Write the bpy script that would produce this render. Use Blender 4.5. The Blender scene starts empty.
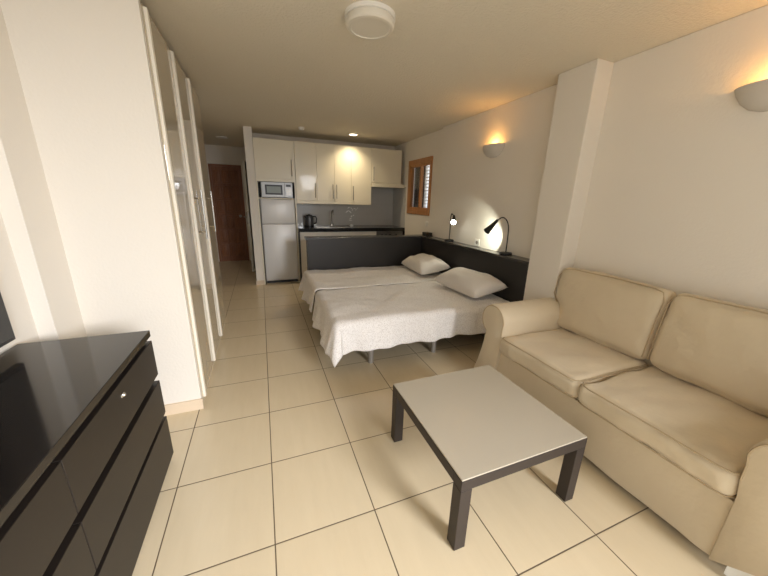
import bpy, bmesh, math, random
from mathutils import Vector, Matrix, noise
random.seed(4)
S = bpy.context.scene
COL = S.collection
PI = math.pi

# ------------------------------------------------------------------ camera, world, lights, exposure
cd = bpy.data.cameras.new('camera'); cam = bpy.data.objects.new('camera', cd); COL.objects.link(cam)
cam.location = (0.5013, -1.0522, 1.4273); cam.rotation_euler = (1.29197, -0.02655, -0.3686)
cd.sensor_fit = 'HORIZONTAL'; cd.sensor_width = 36.0; cd.lens = 307.966 / 768 * 36; cd.clip_start = 0.02
S.camera = cam
w = bpy.data.worlds.new('world'); S.world = w; w.use_nodes = True
bg = w.node_tree.nodes['Background']; bg.inputs[0].default_value = (0.93, 0.97, 1.0, 1); bg.inputs[1].default_value = 1.1
S.view_settings.view_transform = 'Standard'; S.view_settings.look = 'None'
S.view_settings.gamma = 1; S.view_settings.use_curve_mapping = False
S.view_settings.exposure = 0.33
def light(name, kind, loc, rot, energy, color, **kw):
    d = bpy.data.lights.new(name, kind); d.energy = energy; d.color = color
    for k, v in kw.items(): setattr(d, k, v)
    o = bpy.data.objects.new(name, d); COL.objects.link(o); o.location = loc; o.rotation_euler = rot
    return o
# daylight through the balcony opening behind the camera
light('balcony_daylight', 'AREA', (3.6, -5.2, 2.9), (Vector((3.6, -5.2, 2.9))-Vector((0.7, 0.5, 0.5))).to_track_quat('Z', 'Y').to_euler(), 860, (0.97, 0.97, 1.0), shape='RECTANGLE', size=3.0, size_y=2.4)
S.cycles.max_bounces = 14; S.cycles.diffuse_bounces = 10; S.cycles.glossy_bounces = 6

# ------------------------------------------------------------------ materials
def mat(name, color, rough=0.5, metal=0.0, spec=0.5, coat=0.0, emit=None, estr=0.0, bump=None, sheen=0.0, var=None, trans=0.0):
    m = bpy.data.materials.new(name); m.use_nodes = True
    nt = m.node_tree; b = nt.nodes['Principled BSDF']
    b.inputs['Base Color'].default_value = (*color, 1); b.inputs['Roughness'].default_value = rough
    b.inputs['Metallic'].default_value = metal; b.inputs['Specular IOR Level'].default_value = spec
    b.inputs['Coat Weight'].default_value = coat; b.inputs['Coat Roughness'].default_value = 0.05
    b.inputs['Sheen Weight'].default_value = sheen; b.inputs['Transmission Weight'].default_value = trans
    if emit: b.inputs['Emission Color'].default_value = (*emit, 1); b.inputs['Emission Strength'].default_value = estr
    tc = nt.nodes.new('ShaderNodeTexCoord')
    if var:                       # (scale, amount): slight uneven tone of the surface itself
        n = nt.nodes.new('ShaderNodeTexNoise'); n.inputs['Scale'].default_value = var[0]; n.inputs['Detail'].default_value = 3
        nt.links.new(tc.outputs['Object'], n.inputs['Vector'])
        r = nt.nodes.new('ShaderNodeMix'); r.data_type = 'RGBA'
        r.inputs[6].default_value = (*[c*(1-var[1]) for c in color], 1); r.inputs[7].default_value = (*[min(1, c*(1+var[1])) for c in color], 1)
        nt.links.new(n.outputs['Fac'], r.inputs[0]); nt.links.new(r.outputs[2], b.inputs['Base Color'])
    if bump:                      # (scale, strength, distance)
        n = nt.nodes.new('ShaderNodeTexNoise'); n.inputs['Scale'].default_value = bump[0]; n.inputs['Detail'].default_value = 4
        nt.links.new(tc.outputs['Object'], n.inputs['Vector'])
        bp = nt.nodes.new('ShaderNodeBump'); bp.inputs['Strength'].default_value = bump[1]; bp.inputs['Distance'].default_value = bump[2]
        nt.links.new(n.outputs['Fac'], bp.inputs['Height']); nt.links.new(bp.outputs['Normal'], b.inputs['Normal'])
    return m

def tile_mat(name, sx, sy, axes, grout_w, c1, c2, grout, rough, off=(0, 0), streak=True):
    m = bpy.data.materials.new(name); m.use_nodes = True; nt = m.node_tree; L = nt.links.new
    b = nt.nodes['Principled BSDF']
    g = nt.nodes.new('ShaderNodeNewGeometry'); sp = nt.nodes.new('ShaderNodeSeparateXYZ'); L(g.outputs['Position'], sp.inputs[0])
    def M(op, a, c=None):
        n = nt.nodes.new('ShaderNodeMath'); n.operation = op
        for i, v in enumerate((a, c)):
            if v is None: continue
            if isinstance(v, (int, float)): n.inputs[i].default_value = v
            else: L(v, n.inputs[i])
        return n.outputs[0]
    ds, fl = [], []
    for ax, s, o in zip(axes, (sx, sy), off):
        q = M('DIVIDE', M('SUBTRACT', sp.outputs[ax], o), s)
        f = M('FRACT', q); fl.append(M('FLOOR', q))
        ds.append(M('MULTIPLY', M('MINIMUM', f, M('SUBTRACT', 1.0, f)), s))
    d = M('MINIMUM', ds[0], ds[1])
    line = nt.nodes.new('ShaderNodeMapRange'); line.inputs['From Min'].default_value = grout_w*0.7; line.inputs['From Max'].default_value = grout_w*1.3
    L(d, line.inputs['Value'])
    cb = nt.nodes.new('ShaderNodeCombineXYZ'); L(fl[0], cb.inputs[0]); L(fl[1], cb.inputs[1])
    wn = nt.nodes.new('ShaderNodeTexWhiteNoise'); L(cb.outputs[0], wn.inputs['Vector'])
    mp = nt.nodes.new('ShaderNodeMapping'); mp.inputs['Scale'].default_value = (14, 2.2, 1) if streak else (3, 3, 3)
    L(g.outputs['Position'], mp.inputs['Vector'])
    ad = nt.nodes.new('ShaderNodeVectorMath'); ad.operation = 'ADD'; L(mp.outputs[0], ad.inputs[0]); L(wn.outputs['Color'], ad.inputs[1])
    no = nt.nodes.new('ShaderNodeTexNoise'); no.inputs['Scale'].default_value = 1.3; no.inputs['Detail'].default_value = 6; no.inputs['Roughness'].default_value = 0.65
    L(ad.outputs[0], no.inputs['Vector'])
    f = M('ADD', M('MULTIPLY', no.outputs['Fac'], 0.75), M('MULTIPLY', wn.outputs['Value'], 0.25))
    mx = nt.nodes.new('ShaderNodeMix'); mx.data_type = 'RGBA'; mx.inputs[6].default_value = (*c1, 1); mx.inputs[7].default_value = (*c2, 1); L(f, mx.inputs[0])
    m2 = nt.nodes.new('ShaderNodeMix'); m2.data_type = 'RGBA'; m2.inputs[6].default_value = (*grout, 1); L(mx.outputs[2], m2.inputs[7]); L(line.outputs[0], m2.inputs[0])
    L(m2.outputs[2], b.inputs['Base Color'])
    rr = nt.nodes.new('ShaderNodeMapRange'); rr.inputs['To Min'].default_value = 0.8; rr.inputs['To Max'].default_value = rough
    L(line.outputs[0], rr.inputs['Value']); L(rr.outputs[0], b.inputs['Roughness'])
    bp = nt.nodes.new('ShaderNodeBump'); bp.inputs['Strength'].default_value = 0.5; bp.inputs['Distance'].default_value = 0.002
    L(line.outputs[0], bp.inputs['Height']); L(bp.outputs['Normal'], b.inputs['Normal'])
    return m

def wood_mat(name, c1, c2, rough=0.4, stretch=(18, 18, 1.2)):
    m = bpy.data.materials.new(name); m.use_nodes = True; nt = m.node_tree; L = nt.links.new; b = nt.nodes['Principled BSDF']
    tc = nt.nodes.new('ShaderNodeTexCoord'); mp = nt.nodes.new('ShaderNodeMapping'); mp.inputs['Scale'].default_value = stretch
    L(tc.outputs['Object'], mp.inputs['Vector'])
    n = nt.nodes.new('ShaderNodeTexNoise'); n.inputs['Scale'].default_value = 2; n.inputs['Detail'].default_value = 5; n.inputs['Distortion'].default_value = 0.6
    L(mp.outputs[0], n.inputs['Vector'])
    r = nt.nodes.new('ShaderNodeValToRGB'); r.color_ramp.elements[0].position = 0.3; r.color_ramp.elements[1].position = 0.7
    r.color_ramp.elements[0].color = (*c1, 1); r.color_ramp.elements[1].color = (*c2, 1)
    L(n.outputs['Fac'], r.inputs[0]); L(r.outputs[0], b.inputs['Base Color']); b.inputs['Roughness'].default_value = rough
    return m

def print_mat(name, base, spot, scale):
    m = bpy.data.materials.new(name); m.use_nodes = True; nt = m.node_tree; L = nt.links.new; b = nt.nodes['Principled BSDF']
    tc = nt.nodes.new('ShaderNodeTexCoord'); v = nt.nodes.new('ShaderNodeTexVoronoi'); v.inputs['Scale'].default_value = scale
    L(tc.outputs['Object'], v.inputs['Vector'])
    r = nt.nodes.new('ShaderNodeValToRGB'); r.color_ramp.elements[0].position = 0.28; r.color_ramp.elements[1].position = 0.42
    r.color_ramp.elements[0].color = (*spot, 1); r.color_ramp.elements[1].color = (*base, 1)
    L(v.outputs['Distance'], r.inputs[0]); L(r.outputs[0], b.inputs['Base Color'])
    b.inputs['Roughness'].default_value = 0.9; b.inputs['Sheen Weight'].default_value = 0.15
    n = nt.nodes.new('ShaderNodeTexNoise'); n.inputs['Scale'].default_value = 9; n.inputs['Detail'].default_value = 4; L(tc.outputs['Object'], n.inputs['Vector'])
    bp = nt.nodes.new('ShaderNodeBump'); bp.inputs['Strength'].default_value = 0.5; bp.inputs['Distance'].default_value = 0.02
    L(n.outputs['Fac'], bp.inputs['Height']); L(bp.outputs['Normal'], b.inputs['Normal'])
    return m

M = {}
M['wall'] = mat('painted_plaster', (0.765, 0.72, 0.645), 0.85, spec=0.25, bump=(70, 0.3, 0.004))
M['ceiling'] = mat('stippled_ceiling', (0.70, 0.65, 0.54), 0.9, spec=0.2, bump=(60, 0.9, 0.007))
M['floor'] = tile_mat('cream_floor_tiles', 0.45, 0.45, (0, 1), 0.0026, (0.61, 0.505, 0.34), (0.71, 0.605, 0.425), (0.12, 0.085, 0.05), 0.22)
M['skirt_tile'] = mat('skirting_tile', (0.70, 0.57, 0.42), 0.35)
M['splash'] = tile_mat('grey_wall_tiles', 0.30, 0.20, (0, 2), 0.0012, (0.50, 0.485, 0.455), (0.54, 0.525, 0.49), (0.42, 0.41, 0.39), 0.12, (0.02, 0.94), False)
M['splash_side'] = tile_mat('grey_wall_tiles_side', 0.30, 0.20, (1, 2), 0.0012, (0.50, 0.485, 0.455), (0.54, 0.525, 0.49), (0.42, 0.41, 0.39), 0.12, (0.02, 0.94), False)
M['door_wood'] = wood_mat('red_brown_wood', (0.21, 0.08, 0.033), (0.31, 0.125, 0.053), 0.5)
M['window_wood'] = wood_mat('orange_pine', (0.36, 0.15, 0.045), (0.50, 0.23, 0.08), 0.4)
M['slat'] = mat('shutter_slat', (0.75, 0.73, 0.70), 0.5)  # pale colour carries the daylight behind this half of the shutter
M['dark_slat'] = mat('dark_shutter_slat', (0.045, 0.045, 0.05), 0.5)  # same shutter, its unlit look put into a dark colour
M['glass'] = mat('window_glass', (1, 1, 1), 0.0, trans=1.0)
M['dark_top'] = mat('black_brown_gloss', (0.012, 0.010, 0.009), 0.10, spec=0.6)
M['dark_front'] = mat('black_brown_laminate', (0.016, 0.012, 0.0095), 0.42, spec=0.4)
M['recess'] = mat('dark_recess', (0.008, 0.007, 0.006), 0.7, spec=0.2)
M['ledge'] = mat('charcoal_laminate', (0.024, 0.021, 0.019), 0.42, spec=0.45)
M['ledge_top'] = mat('charcoal_laminate_top', (0.055, 0.052, 0.049), 0.25, spec=0.5)  # same laminate lightened, splashback reflection put into the colour
M['table_frame'] = mat('dark_brown_veneer', (0.035, 0.026, 0.021), 0.5, spec=0.35)
M['table_top'] = mat('frosted_beige_glass', (0.45, 0.405, 0.325), 0.22, spec=0.5, coat=0.3)
M['cream'] = mat('cream_gloss_lacquer', (0.74, 0.68, 0.53), 0.32, spec=0.5, coat=0.15)
M['wardrobe'] = mat('beige_gloss_panel', (0.50, 0.43, 0.315), 0.035, spec=0.7, coat=0.6)
M['profile'] = mat('white_edge_profile', (0.80, 0.75, 0.64), 0.35)
M['edge'] = mat('wardrobe_edge', (0.55, 0.48, 0.36), 0.5)
M['steel'] = mat('brushed_steel', (0.62, 0.62, 0.63), 0.28, metal=1.0)
M['silver'] = mat('silver_lacquer', (0.76, 0.755, 0.745), 0.38, metal=0.1, spec=0.6)
M['micro'] = mat('microwave_silver', (0.40, 0.40, 0.40), 0.35, metal=0.3)
M['chrome'] = mat('chrome', (0.8, 0.8, 0.8), 0.1, metal=1.0)
M['nickel'] = mat('satin_nickel', (0.40, 0.37, 0.33), 0.35, metal=1.0)
M['granite'] = mat('black_granite', (0.018, 0.018, 0.018), 0.14, spec=0.55, var=(60, 0.6))
M['black'] = mat('black_plastic', (0.012, 0.012, 0.013), 0.35)
M['matte_black'] = mat('matte_black_metal', (0.015, 0.014, 0.014), 0.45, spec=0.4)
M['screen'] = mat('black_screen', (0.006, 0.006, 0.007), 0.12, spec=0.5)
M['white'] = mat('white_plastic', (0.78, 0.76, 0.71), 0.4)
M['white_door'] = mat('white_door_paint', (0.70, 0.70, 0.65), 0.45)
M['base_white'] = mat('base_unit_lacquer', (0.74, 0.70, 0.62), 0.3)
M['ceramic'] = mat('plaster_sconce', (0.60, 0.56, 0.50), 0.7)
M['opal'] = mat('opal_diffuser', (0.70, 0.66, 0.57), 0.5)
M['led'] = mat('lit_downlight_lens', (1, 0.9, 0.7), 0.4, emit=(1.0, 0.86, 0.60), estr=9)
M['bulb'] = mat('lit_lamp_bulb', (1, 1, 0.95), 0.4, emit=(1.0, 0.97, 0.86), estr=25)
M['warm_bulb'] = mat('lit_warm_bulb', (1, 0.8, 0.5), 0.4, emit=(1.0, 0.55, 0.16), estr=8)
M['bed'] = print_mat('speckled_bed_linen', (0.80, 0.775, 0.75), (0.56, 0.52, 0.49), 135)
M['pillow'] = mat('pillow_cotton', (0.71, 0.67, 0.62), 0.9, sheen=0.2, bump=(7, 0.35, 0.02))
M['pillow_grey'] = mat('pillow_underside', (0.42, 0.43, 0.45), 0.9)
M['mattress'] = mat('mattress_ticking', (0.62, 0.58, 0.52), 0.9)
M['bed_base'] = mat('bed_base_fabric', (0.10, 0.095, 0.09), 0.8)
M['leg'] = mat('grey_metal_leg', (0.42, 0.40, 0.38), 0.4, metal=0.6)
M['sofa'] = mat('cream_sofa_cotton', (0.62, 0.525, 0.375), 0.85, sheen=0.25, bump=(5.5, 0.45, 0.03), var=(2.5, 0.04))
M['piping'] = mat('sofa_piping', (0.46, 0.36, 0.23), 0.9)
M['lining'] = mat('white_lining', (0.80, 0.80, 0.76), 0.8)

# ------------------------------------------------------------------ mesh helpers
class MB:
    def __init__(s): s.bm = bmesh.new()
    def box(s, x0, x1, y0, y1, z0, z1, bev=0.0, seg=2):
        r = bmesh.ops.create_cube(s.bm, size=1.0); vs = r['verts']
        for v in vs: v.co = Vector(((x0+x1)/2 + v.co.x*(x1-x0), (y0+y1)/2 + v.co.y*(y1-y0), (z0+z1)/2 + v.co.z*(z1-z0)))
        if bev:
            es = list({e for v in vs for e in v.link_edges})
            bmesh.ops.bevel(s.bm, geom=es, offset=bev, segments=seg, profile=0.5, affect='EDGES')
        return s
    def tube(s, pts, r, n=10, cap=True):
        pts = [Vector(q) for q in pts]; rings = []
        rad = r if isinstance(r, (list, tuple)) else [r]*len(pts)
        up = None
        for i, q in enumerate(pts):
            t = (pts[min(i+1, len(pts)-1)] - pts[max(i-1, 0)]).normalized()
            if up is None: up = t.orthogonal().normalized()
            up = (up - t*up.dot(t)); up = up.normalized() if up.length > 1e-6 else t.orthogonal().normalized()
            b = t.cross(up)
            rings.append([s.bm.verts.new(q + (up*math.cos(2*PI*k/n) + b*math.sin(2*PI*k/n))*rad[i]) for k in range(n)])
        for a, c in zip(rings, rings[1:]):
            for k in range(n): s.bm.faces.new((a[k], a[(k+1) % n], c[(k+1) % n], c[k]))
        if cap: s.bm.faces.new(rings[0][::-1]); s.bm.faces.new(rings[-1])
        return s
    def lathe(s, prof, c=(0, 0, 0), n=32, a0=0, a1=2*PI, axis='z'):
        full = abs(a1-a0-2*PI) < 1e-6; k = n if full else n+1; rows = []
        for r, z in prof:
            row = []
            for i in range(k):
                a = a0 + (a1-a0)*i/n
                row.append(s.bm.verts.new(Vector(c) + Vector((max(r, 1e-4)*math.cos(a), max(r, 1e-4)*math.sin(a), z))))
            rows.append(row)
        for a, b in zip(rows, rows[1:]):
            for i in range(n):
                j = (i+1) % k
                s.bm.faces.new((a[i], a[j], b[j], b[i]))
        return s
    def quad(s, *ps): s.bm.faces.new([s.bm.verts.new(q) for q in ps]); return s
    def grid(s, f, nu, nv):
        g = [[s.bm.verts.new(f(i/nu, j/nv)) for j in range(nv+1)] for i in range(nu+1)]
        for i in range(nu):
            for j in range(nv): s.bm.faces.new((g[i][j], g[i+1][j], g[i+1][j+1], g[i][j+1]))
        return g
    def poly(s, pts, h):          # prism from a list of 3D points extruded by vector h
        a = [s.bm.verts.new(q) for q in pts]; b = [s.bm.verts.new(Vector(q)+Vector(h)) for q in pts]
        s.bm.faces.new(a[::-1]); s.bm.faces.new(b)
        for i in range(len(a)): j = (i+1) % len(a); s.bm.faces.new((a[i], a[j], b[j], b[i]))
        return s
    def xf(s, mtx):
        bmesh.ops.transform(s.bm, matrix=mtx, verts=s.bm.verts[:]); return s
    def build(s, name, m, parent=None, smooth=False, loc=None):
        me = bpy.data.meshes.new(name); bmesh.ops.remove_doubles(s.bm, verts=s.bm.verts[:], dist=1e-5)
        bmesh.ops.recalc_face_normals(s.bm, faces=s.bm.faces[:])
        if parent is not None: o0 = ORG[parent.name]
        else:
            if loc is None:
                cs = [v.co for v in s.bm.verts]
                loc = ((min(c.x for c in cs)+max(c.x for c in cs))/2, (min(c.y for c in cs)+max(c.y for c in cs))/2, min(c.z for c in cs))
            o0 = Vector(loc)
        for v in s.bm.verts: v.co -= o0
        s.bm.to_mesh(me); s.bm.free()
        me.materials.append(m)
        if smooth:
            for f in me.polygons: f.use_smooth = True
            if smooth != True: me.set_sharp_from_angle(angle=math.radians(smooth))
        o = bpy.data.objects.new(name, me); COL.objects.link(o)
        if parent is not None: o.parent = parent
        else: o.location = o0
        ORG[o.name] = o0
        return o
ORG = {}
def tag(o, label, cat, group=None):
    o['label'] = label; o['category'] = cat
    if group: o['group'] = group
    return o
def thing(name, loc, label, cat, group=None):
    o = bpy.data.objects.new(name, None); COL.objects.link(o); o.location = loc; o.empty_display_size = 0.1
    ORG[o.name] = Vector(loc); return tag(o, label, cat, group)
def struct(o): o['kind'] = 'structure'; return o
def sbox(name, m, *a, bev=0.0): return struct(MB().box(*a, bev=bev).build(name, m))

# ------------------------------------------------------------------ the setting
H = 2.41; WL, WR, WW, YB, YF = -0.57, 2.92, 2.97, 4.83, -2.45
sbox('floor', M['floor'], -1.2, 3.4, YF-0.1, 6.9, -0.12, 0.0)
sbox('ceiling', M['ceiling'], -1.2, 3.4, YF-0.1, 6.9, H, H+0.1)
sbox('wall_left', M['wall'], WL-0.1, WL, YF, 0.86, 0, H)
sbox('wall_left_pilaster', M['wall'], WL-0.1, -0.50, 0.86, 1.10, 0, H)
sbox('wall_wardrobe_end', M['wall'], WL-0.1, 0.018, 1.10, 1.135, 0, H, bev=0.003)
sbox('wall_hall_left', M['wall'], -0.72, -0.62, 2.80, 6.62, 0, H)
sbox('wall_right', M['wall'], WR, WR+0.16, YF, 3.03, 0, H, bev=0.006)
sbox('trim_pillar', M['wall'], 2.756, WR+0.002, 0.74, 1.058, 0, H, bev=0.006)
# window wall with an opening
WY0, WY1, WZ0, WZ1 = 3.365, 4.11, 1.235, 2.05
mb = MB(); mb.box(WW, WW+0.14, 3.03, WY0, 0, H); mb.box(WW, WW+0.14, WY1, YB+0.1, 0, H)
mb.box(WW, WW+0.14, WY0, WY1, 0, WZ0); mb.box(WW, WW+0.14, WY0, WY1, WZ1, H)
struct(mb.build('wall_window', M['wall']))
sbox('wall_kitchen', M['wall'], 0.46, WW+0.14, YB, YB+0.1, 0, H)
# hall right wall with a doorway
mb = MB(); mb.box(0.345, 0.46, 4.34, 5.33, 0, H, bev=0.003); mb.box(0.345, 0.46, 6.12, 6.62, 0, H); mb.box(0.345, 0.46, 5.33, 6.12, 2.06, H)
struct(mb.build('wall_hall_right', M['wall']))
sbox('wall_bathroom', M['wall'], 1.6, 1.7, 4.93, 6.62, 0, H)
# hall end wall around the entrance door
mb = MB(); mb.box(-0.72, -0.45, 6.60, 6.70, 0, H); mb.box(0.17, 1.7, 6.60, 6.70, 0, H); mb.box(-0.45, 0.17, 6.60, 6.70, 2.05, H)
struct(mb.build('wall_hall_end', M['wall']))
# unseen wall behind the camera, balcony opening narrowed to shade the sofa wall
mb = MB(); mb.box(-0.67, -0.35, YF-0.12, YF, 0, H); mb.box(2.5, WR+0.1, YF-0.12, YF, 0, H); mb.box(-0.35, 2.5, YF-0.12, YF, 2.2, H)
struct(mb.build('wall_balcony', M['wall']))
# skirting
sbox('baseboard_wardrobe', M['skirt_tile'], -0.498, 0.026, 1.088, 1.10, 0, 0.078)
sbox('baseboard_pilaster', M['skirt_tile'], -0.50, -0.488, 0.862, 1.088, 0, 0.078)
sbox('baseboard_hall', M['skirt_tile'], 0.335, 0.465, 4.322, 4.34, 0, 0.075)
sbox('baseboard_pillar', M['skirt_tile'], 2.744, 2.756, 0.96, 1.058, 0, 0.075)
sbox('baseboard_right', M['skirt_tile'], 2.908, 2.92, YF, 0.74, 0, 0.075)
# kitchen splashback tiles, on the back wall and returning on the window wall
sbox('wall_splashback', M['splash'], 1.05, WW-0.008, YB-0.008, YB, 0.94, 1.72)
sbox('wall_splashback_side', M['splash_side'], WW-0.008, WW, 4.24, YB, 0.94, 1.66)

# entrance door
d = thing('door_1', (-0.14, 6.60, 0), 'dark red-brown panelled wooden entrance door at the end of the hall', 'door'); struct(d)
MB().box(-0.41, 0.13, 6.625, 6.66, 0.0, 2.01).build('leaf', M['door_wood'], d)
mb = MB(); mb.box(-0.45, -0.41, 6.59, 6.69, 0, 2.05); mb.box(0.13, 0.17, 6.59, 6.69, 0, 2.05); mb.box(-0.41, 0.13, 6.59, 6.69, 2.01, 2.05)
mb.build('door_frame', M['door_wood'], d)
for r in range(6):
    for c in range(3):
        x0 = -0.375 + c*0.16; z0 = 0.12 + r*0.31
        mb = MB(); mb.box(x0, x0+0.142, 6.602, 6.63, z0, z0+0.27, bev=0.010); mb.box(x0+0.035, x0+0.11, 6.586, 6.61, z0+0.04, z0+0.23, bev=0.014)
        mb.build('raised_panel', M['door_wood'], d, smooth=30)
MB().lathe([(0, 0), (0.018, 0), (0.018, 0.03), (0.03, 0.045), (0.026, 0.07), (0, 0.075)], n=16).xf(Matrix.Translation((0.07, 6.62, 1.0)) @ Matrix.Rotation(PI/2, 4, 'X')).build('door_knob', M['nickel'], d, smooth=40)
# white hall door, ajar
d = thing('door_2', (0.40, 6.10, 0), 'white door standing ajar in the right wall of the hall', 'door'); struct(d)
mb = MB(); mb.box(0, 0.04, -0.765, 0, 0.008, 2.03, bev=0.003); mb.xf(Matrix.Translation((0.345, 6.10, 0)) @ Matrix.Rotation(math.radians(-7), 4, 'Z'))
mb.build('leaf', M['white_door'], d)
mb = MB(); mb.box(0.335, 0.47, 5.30, 5.335, 0, 2.07); mb.box(0.335, 0.47, 6.115, 6.15, 0, 2.07); mb.box(0.335, 0.47, 5.335, 6.115, 2.035, 2.07)
mb.build('door_frame', M['white_door'], d)
MB().box(0.262, 0.286, 5.328, 5.3405, 0.92, 1.16, bev=0.002).build('lock_plate', M['nickel'], d)
mb = MB(); mb.box(0.236, 0.250, 5.36, 5.40, 0.92, 1.14, bev=0.003); mb.tube([(0.243, 5.385, 1.05), (0.205, 5.385, 1.05), (0.20, 5.40, 1.05), (0.195, 5.50, 1.05)], 0.009, 8)
mb.build('door_handle', M['nickel'], d, smooth=40)

# kitchen window, louvred shutters behind glass
d = thing('window_1', (WW, (WY0+WY1)/2, WZ0), 'small wooden window with louvred shutters by the kitchen', 'window'); struct(d)
xa, xb = WW-0.022, WW+0.06
mb = MB(); mb.box(xa, xb, WY0-0.03, WY0+0.022, WZ0-0.03, WZ1+0.03, bev=0.004); mb.box(xa, xb, WY1-0.045, WY1+0.03, WZ0-0.03, WZ1+0.03, bev=0.004)
mb.box(xa, xb, WY0+0.022, WY1-0.045, WZ0-0.03, WZ0+0.045, bev=0.004); mb.box(xa, xb, WY0+0.022, WY1-0.045, WZ1-0.045, WZ1+0.03, bev=0.004)
mb.build('window_frame', M['window_wood'], d)
ym = 3.70
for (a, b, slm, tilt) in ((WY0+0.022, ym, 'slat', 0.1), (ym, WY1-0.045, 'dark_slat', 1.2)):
    mb = MB(); fw = 0.02
    mb.box(xa+0.012, xb-0.02, a, a+fw, WZ0+0.045, WZ1-0.045); mb.box(xa+0.012, xb-0.02, b-fw, b, WZ0+0.045, WZ1-0.045)
    mb.box(xa+0.012, xb-0.02, a+fw, b-fw, WZ0+0.045, WZ0+0.085); mb.box(xa+0.012, xb-0.02, a+fw, b-fw, WZ1-0.085, WZ1-0.045)
    sash = mb.build('sash', M['window_wood'], d)
    MB().box(WW+0.018, WW+0.022, a+fw-0.004, b-fw+0.004, WZ0+0.08, WZ1-0.08).build('pane', M['glass'], sash)
    n = 13; sh = MB()
    for i in range(n):
        z = WZ0+0.07 + (WZ1-WZ0-0.14)*(i+0.5)/n
        hw = 0.022 if slm == 'slat' else 0.034; q = MB().box(-hw, hw, a, b, -0.004, 0.004); q.xf(Matrix.Translation((WW+0.10, 0, z)) @ Matrix.Rotation(tilt, 4, 'Y'))
        me = bpy.data.meshes.new('t'); q.bm.to_mesh(me); sh.bm.from_mesh(me); q.bm.free(); bpy.data.meshes.remove(me)
    sh.box(WW+0.075, WW+0.125, a-0.0, a+0.02, WZ0, WZ1); sh.box(WW+0.075, WW+0.125, b-0.02, b, WZ0, WZ1)
    sh.build('louvre_shutter', M[slm], d)

# ------------------------------------------------------------------ wardrobe
t = thing('wardrobe', (-0.25, 1.93, 0), 'built-in wardrobe with three glossy beige doors edged by white strips', 'wardrobe')
mb = MB(); mb.box(-0.55, 0.0, 1.14, 2.72, 0.0, 2.385); mb.build('carcass', M['edge'], t)
for k in range(3):
    y = 1.142 + k*0.527
    dr = MB().box(0.003, 0.024, y, y+0.522, 0.055, 2.335, bev=0.002).build('door', M['wardrobe'], t)
    MB().box(0.0242, 0.040, y+0.002, y+0.030, 0.06, 2.33).build('edge_profile', M['profile'], dr)
    if k in (1, 2):
        yy = y + 0.10
        mb = MB(); mb.tube([(0.082, yy, 1.09), (0.082, yy, 1.46)], 0.007, 10)
        for z in (1.145, 1.40): mb.tube([(0.024, yy, z), (0.082, yy, z)], 0.006, 8)
        mb.build('bar_handle', M['chrome'], dr, smooth=40)
MB().box(0.0, 0.012, 1.142, 2.72, 0.0, 0.05).build('plinth', M['edge'], t)

# ------------------------------------------------------------------ kitchen
FY = 4.33
def bar_handle(parent, x, z0, z1, y):
    mb = MB(); mb.tube([(x, y-0.03, z0), (x, y-0.03, z1)], 0.007, 8)
    for z in (z0+0.02, z1-0.02): mb.tube([(x, y-0.03, z), (x, y, z)], 0.005, 6)
    return mb.build('handle', M['nickel'], parent, smooth=40)
def wall_unit(x0, x1, z0, doors, label, rail=True):
    t = thing('wall_cabinet', ((x0+x1)/2, FY+0.25, z0), label, 'cabinet', 'cream kitchen wall cabinets')
    mb = MB(); mb.box(x0, x1, FY+0.02, YB-0.002, z0, 2.27); mb.build('carcass', M['cream'], t)
    for (a, b, hx, h0, h1) in doors:
        dr = MB().box(a+0.0015, b-0.0015, FY, FY+0.02, z0+0.002, 2.268, bev=0.0015).build('door', M['cream'], t)
        bar_handle(dr, hx, h0, h1, FY)
    if rail: MB().box(x0, x1, FY-0.004, FY+0.06, z0-0.05, z0-0.001, bev=0.003).build('light_rail', M['cream'], t)
    return t
# tall housing for fridge and microwave
t = thing('tall_cabinet', (0.76, 4.6, 0), 'tall cream kitchen housing around the fridge and microwave', 'cabinet')
mb = MB(); mb.box(0.462, 0.482, FY+0.01, YB-0.002, 0, 2.27); mb.box(1.032, 1.052, FY+0.01, YB-0.002, 0.0, 2.27)
mb.box(0.482, 1.032, FY+0.02, YB-0.002, 1.665, 2.27); mb.box(0.482, 1.032, FY+0.03, YB-0.002, 1.395, 1.41); mb.box(0.482, 1.032, YB-0.02, YB-0.002, 0, 1.665)
mb.build('carcass', M['cream'], t)
mb = MB(); mb.box(0.4825, 0.488, FY+0.03, YB-0.03, 1.411, 1.66); mb.box(1.026, 1.0315, FY+0.03, YB-0.03, 1.411, 1.66); mb.box(0.488, 1.026, YB-0.035, YB-0.021, 1.411, 1.66)
mb.build('niche_lining', M['black'], t)  # black sheets added so the gaps round the microwave go dark
MB().box(0.478, 0.482+0.008, FY+0.012, FY+0.05, 0, 1.39).build('side_filler', M['black'], t)
dr = MB().box(0.464, 1.049, FY, FY+0.02, 1.70, 2.268, bev=0.0015).build('door', M['cream'], t)
bar_handle(dr, 1.0, 1.745, 1.99, FY)
MB().box(0.464, 1.049, FY-0.004, FY+0.02, 1.655, 1.697, bev=0.002).build('niche_rail', M['cream'], t)
wall_unit(1.055, 1.392, 1.383, [(1.055, 1.392, 1.362, 1.43, 1.66)], 'cream wall cabinet next to the tall fridge housing, above the kettle')
wall_unit(1.392, 1.972, 1.383, [(1.392, 1.682, 1.652, 1.42, 1.65), (1.682, 1.972, 1.715, 1.42, 1.65)], 'cream double-door wall cabinet above the tap')
wall_unit(1.972, 2.335, 1.383, [(1.972, 2.335, 2.005, 1.41, 1.64)], 'cream wall cabinet above the white splashback decal')
wall_unit(2.335, 2.90, 1.715, [(2.335, 2.90, 2.372, 1.74, 1.97)], 'short cream wall cabinet over the extractor hood', rail=False)
t = thing('range_hood', (2.62, 4.5, 1.645), 'thin slide-out extractor hood under the short corner cabinet', 'extractor hood')
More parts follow.
